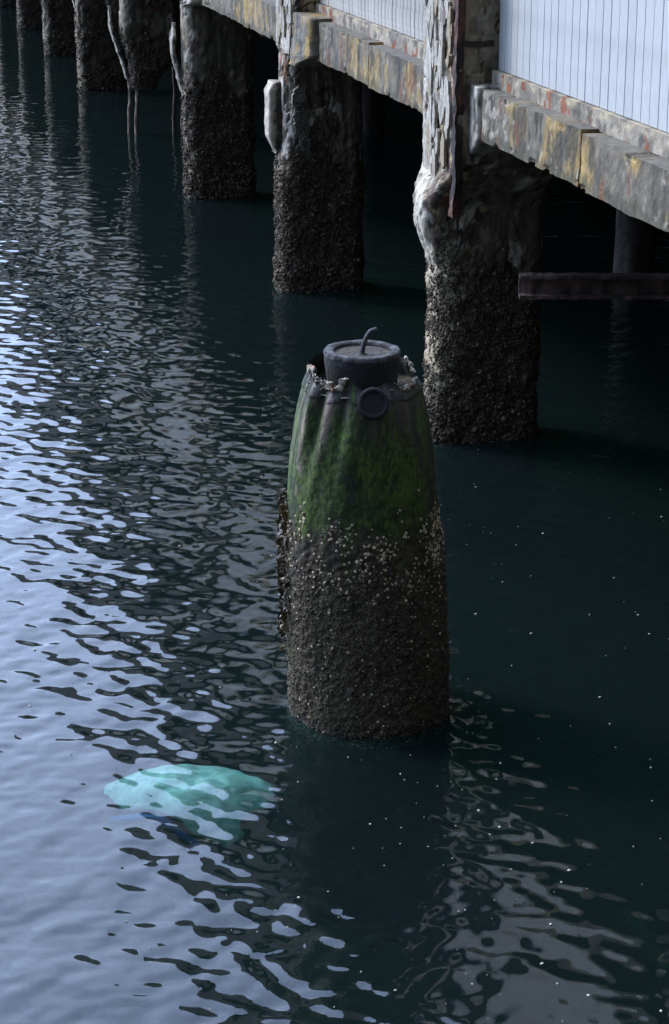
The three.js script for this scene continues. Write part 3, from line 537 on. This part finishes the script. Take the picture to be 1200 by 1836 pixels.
    for (let i = 0; i < 34; i++) {
      const right = i % 3 === 0, a0 = right ? 0.75 + (RR() - 0.5) * 0.6 : 2.35 + (RR() - 0.5) * 1.1, r0 = 0.262 + 0.02 * RR() + (right ? 0 : 0.01), y0 = 1.79 + 0.08 * RR(), pts = [];
      let aa = a0, rr = r0, yy = y0, da = (RR() - 0.5) * 0.12;
      for (let k = 0; k < 5; k++) { pts.push(new THREE.Vector3(cx(1.85) + rr * Math.cos(aa), yy - SEABED, rr * Math.sin(aa))); aa += da + (RR() - 0.5) * 0.08; rr += (RR() - 0.4) * 0.018; yy -= (RR() - 0.35) * 0.03; }
      const g2 = new THREE.TubeGeometry(new THREE.CatmullRomCurve3(pts), 10, 0.002 + 0.003 * RR() * RR(), 5), v = 0.4 + 0.25 * RR(), cc = new Float32Array(g2.attributes.position.count * 3);
      for (let q = 0; q < cc.length; q += 3) cc.set([v, v * 0.92, v * 0.78], q); g2.setAttribute('color', new THREE.BufferAttribute(cc, 3)); fib.push(g2);
    }
    part('frayed_strands', mergeGeometries(fib), M.torn, tw, 'stuff')
  }
  // round plug in the front of the neck
  {
    const a = 1.42, y = 1.785, r = 0.308, plug = plain(mergeGeometries([new THREE.TorusGeometry(0.068, 0.013, 10, 36), new THREE.CylinderGeometry(0.066, 0.066, 0.03, 30, 3).rotateX(Math.PI / 2).translate(0, 0, -0.012)]));
    const m = part('plug', plug, M.rubber, t); m.position.set(cx(y) + r * Math.cos(a) + 0.01, y - SEABED, r * Math.sin(a) + 0.004); m.rotation.set(-0.36, Math.PI / 2 - a, 0);
  }
}

// ------------------------------------------------------------------ under and on the water
{
  const S = (x, z) => new THREE.Vector2(x, -z);
  const out = [[-1.13, -8.98], [-1.0, -9.2], [-0.72, -9.28], [-0.34, -9.3], [-0.30, -9.18], [-0.37, -9.05], [-0.36, -8.9], [-0.47, -8.74], [-0.54, -8.60], [-0.72, -8.64], [-0.9, -8.72], [-1.05, -8.8]].map(([x, z]) => S((x + 0.74) * 1.13, z + 8.95));
  const t = thing('sunken_sheet', 'pale turquoise sheet with blue edges lying under water left of the mossy pile', 'sheet', new THREE.Vector3(-0.73, -0.16, -9.33));
  const drape = (x, z) => 0.05 * fbm(x * 3, 1, z * 3, 3) - 0.9 * Math.pow(x * x * 2.0 + z * z * 4.5, 1.5);
  const curve = new THREE.SplineCurve([...out, out[0]]).getPoints(140).map((p) => p.multiplyScalar(1 + 0.07 * fbm(p.x * 7, p.y * 7, 2, 4)));
  const C0 = curve.reduce((a, p) => a.add(p), new THREE.Vector2()).divideScalar(curve.length), n = curve.length - 1, RG = 16, ps = [], ii = [];
  for (const [side, dy] of [[0, 0.03], [1, 0]]) for (let r = 0; r <= RG; r++) for (let i = 0; i < n; i++) { const q = C0.clone().lerp(curve[i], Math.max(r / RG, 0.001)); ps.push(q.x, dy, -q.y); }
  const L = (RG + 1) * n;
  for (let r = 0; r < RG; r++) for (let i = 0; i < n; i++) { const a = r * n + i, b = r * n + (i + 1) % n; ii.push(a, a + n, b, b, a + n, b + n, a + L, b + L, a + n + L, b + L, b + n + L, a + n + L); }
  for (let i = 0; i < n; i++) { const a = RG * n + i, b = RG * n + (i + 1) % n; ii.push(a, a + L, b, b, a + L, b + L); }
  const g = new THREE.BufferGeometry(); g.setAttribute('position', new THREE.Float32BufferAttribute(ps, 3)); g.setIndex(ii); g.computeVertexNormals();
  part('sheet', shape(g, (x, y, z) => [0, drape(x, z), 0]), std({ color: rgb(0.7, 0.7, 0.62), map: toneRough, roughness: 0.7 }), t);
  const edge = (pts) => part('blue_edge', new THREE.TubeGeometry(new THREE.CatmullRomCurve3(pts.map(([x, z]) => new THREE.Vector3(x + 0.74, 0.0 + drape(x + 0.74, z + 8.95), z + 8.95))), 30, 0.028, 8), std({ color: rgb(0.02, 0.09, 0.3), roughness: 0.6 }), t);
  edge([[-1.0, -9.22], [-0.72, -9.31], [-0.34, -9.33]]); edge([[-1.12, -8.76], [-0.9, -8.69], [-0.72, -8.6], [-0.52, -8.56]]);
}
{
  const R = rng(41), spots = [];
  for (let i = 0; i < 1500 && spots.length < 320; i++) {
    const z = -6.8 - 8 * Math.pow(R(), 1.5), x = (R() - 0.5) * 4.6 + 0.35; const right = sstep(-0.7, 0.4, x); if (R() > 0.25 + 0.75 * right) continue;
    const clump = noise3(x * 0.9, 7, z * 0.9); if (R() > 0.5 + clump * 0.6) continue;
    const r = 0.0028 + 0.007 * Math.pow(R(), 3), v = 0.32 + 0.3 * R(); spots.push({ p: new THREE.Vector3(x, waveAt(x, z)[0] + 0.002, z), n: new THREE.Vector3(0, 1, 0), turn: R() * 6, r, h: r * 0.5, k: 0.7, c: rgb(v, v, v) });
  }
  const m = crust('foam_flecks', lumpGeo, spots, scene); m.userData = { kind: 'stuff', label: 'white foam flecks floating on the dark water', category: 'foam' };
}
const clumps = [[1.35, -7.35, 'faint green seaweed showing under water at the bottom right'], [1.75, -8.2, 'dim green seaweed under water near the right edge'], [0.55, -7.1, 'small pale seaweed clump under water at the bottom middle']];
clumps.forEach(([x, z, label], c) => {
  const R = rng(60 + c), list = [];
  for (let i = 0; i < 26; i++) {
    const bx = (R() - 0.5) * 0.25, bz = (R() - 0.5) * 0.25, H = 1.5 + 0.4 * R(), w = 0.02 + 0.025 * R(), n = 14, ps = [], cs = [], ii = [], dx = (R() - 0.5) * 0.8, dz = (R() - 0.5) * 0.6, ph = R() * 6, g = mix3([0.08, 0.12, 0.03], [0.2, 0.22, 0.08], R());
    for (let k = 0; k <= n; k++) { const q = k / n, px = bx + dx * q * q + 0.05 * Math.sin(q * 9 + ph), pz = bz + dz * q * q + 0.05 * Math.cos(q * 7 + ph), tw = ph + q * 3; ps.push(px - Math.cos(tw) * w, q * H, pz - Math.sin(tw) * w, px + Math.cos(tw) * w, q * H, pz + Math.sin(tw) * w); cs.push(...g, ...g); if (k < n) ii.push(k * 2, k * 2 + 1, k * 2 + 2, k * 2 + 1, k * 2 + 3, k * 2 + 2); }
    const s = new THREE.BufferGeometry(); s.setAttribute('position', new THREE.Float32BufferAttribute(ps, 3)); s.setAttribute('color', new THREE.Float32BufferAttribute(cs, 3)); s.setIndex(ii); s.computeVertexNormals(); list.push(s);
  }
  const t = thing('seaweed', label, 'seaweed', new THREE.Vector3(x, SEABED, z), 0, 'seaweed clumps under the water');
  part('fronds', mergeGeometries(list), M.weed, t);
});

// shade block added behind the viewer: keeps sky off the near sides of things
{
  const t = thing('shade_block', 'unseen dark block added behind the viewer to shade the near sides', 'building', pierPos(-17.6, 0, 0), YAW);
  part('wall', plain(box(-17, 0, 2.4, 11, 0, 6)), M.timber, t);
  part('shade_block_base', plain(box(-17.5, 0.05, SEABED, 2.39, -0.2, 6)), M.dark, t);
}

renderer.render(scene, camera);
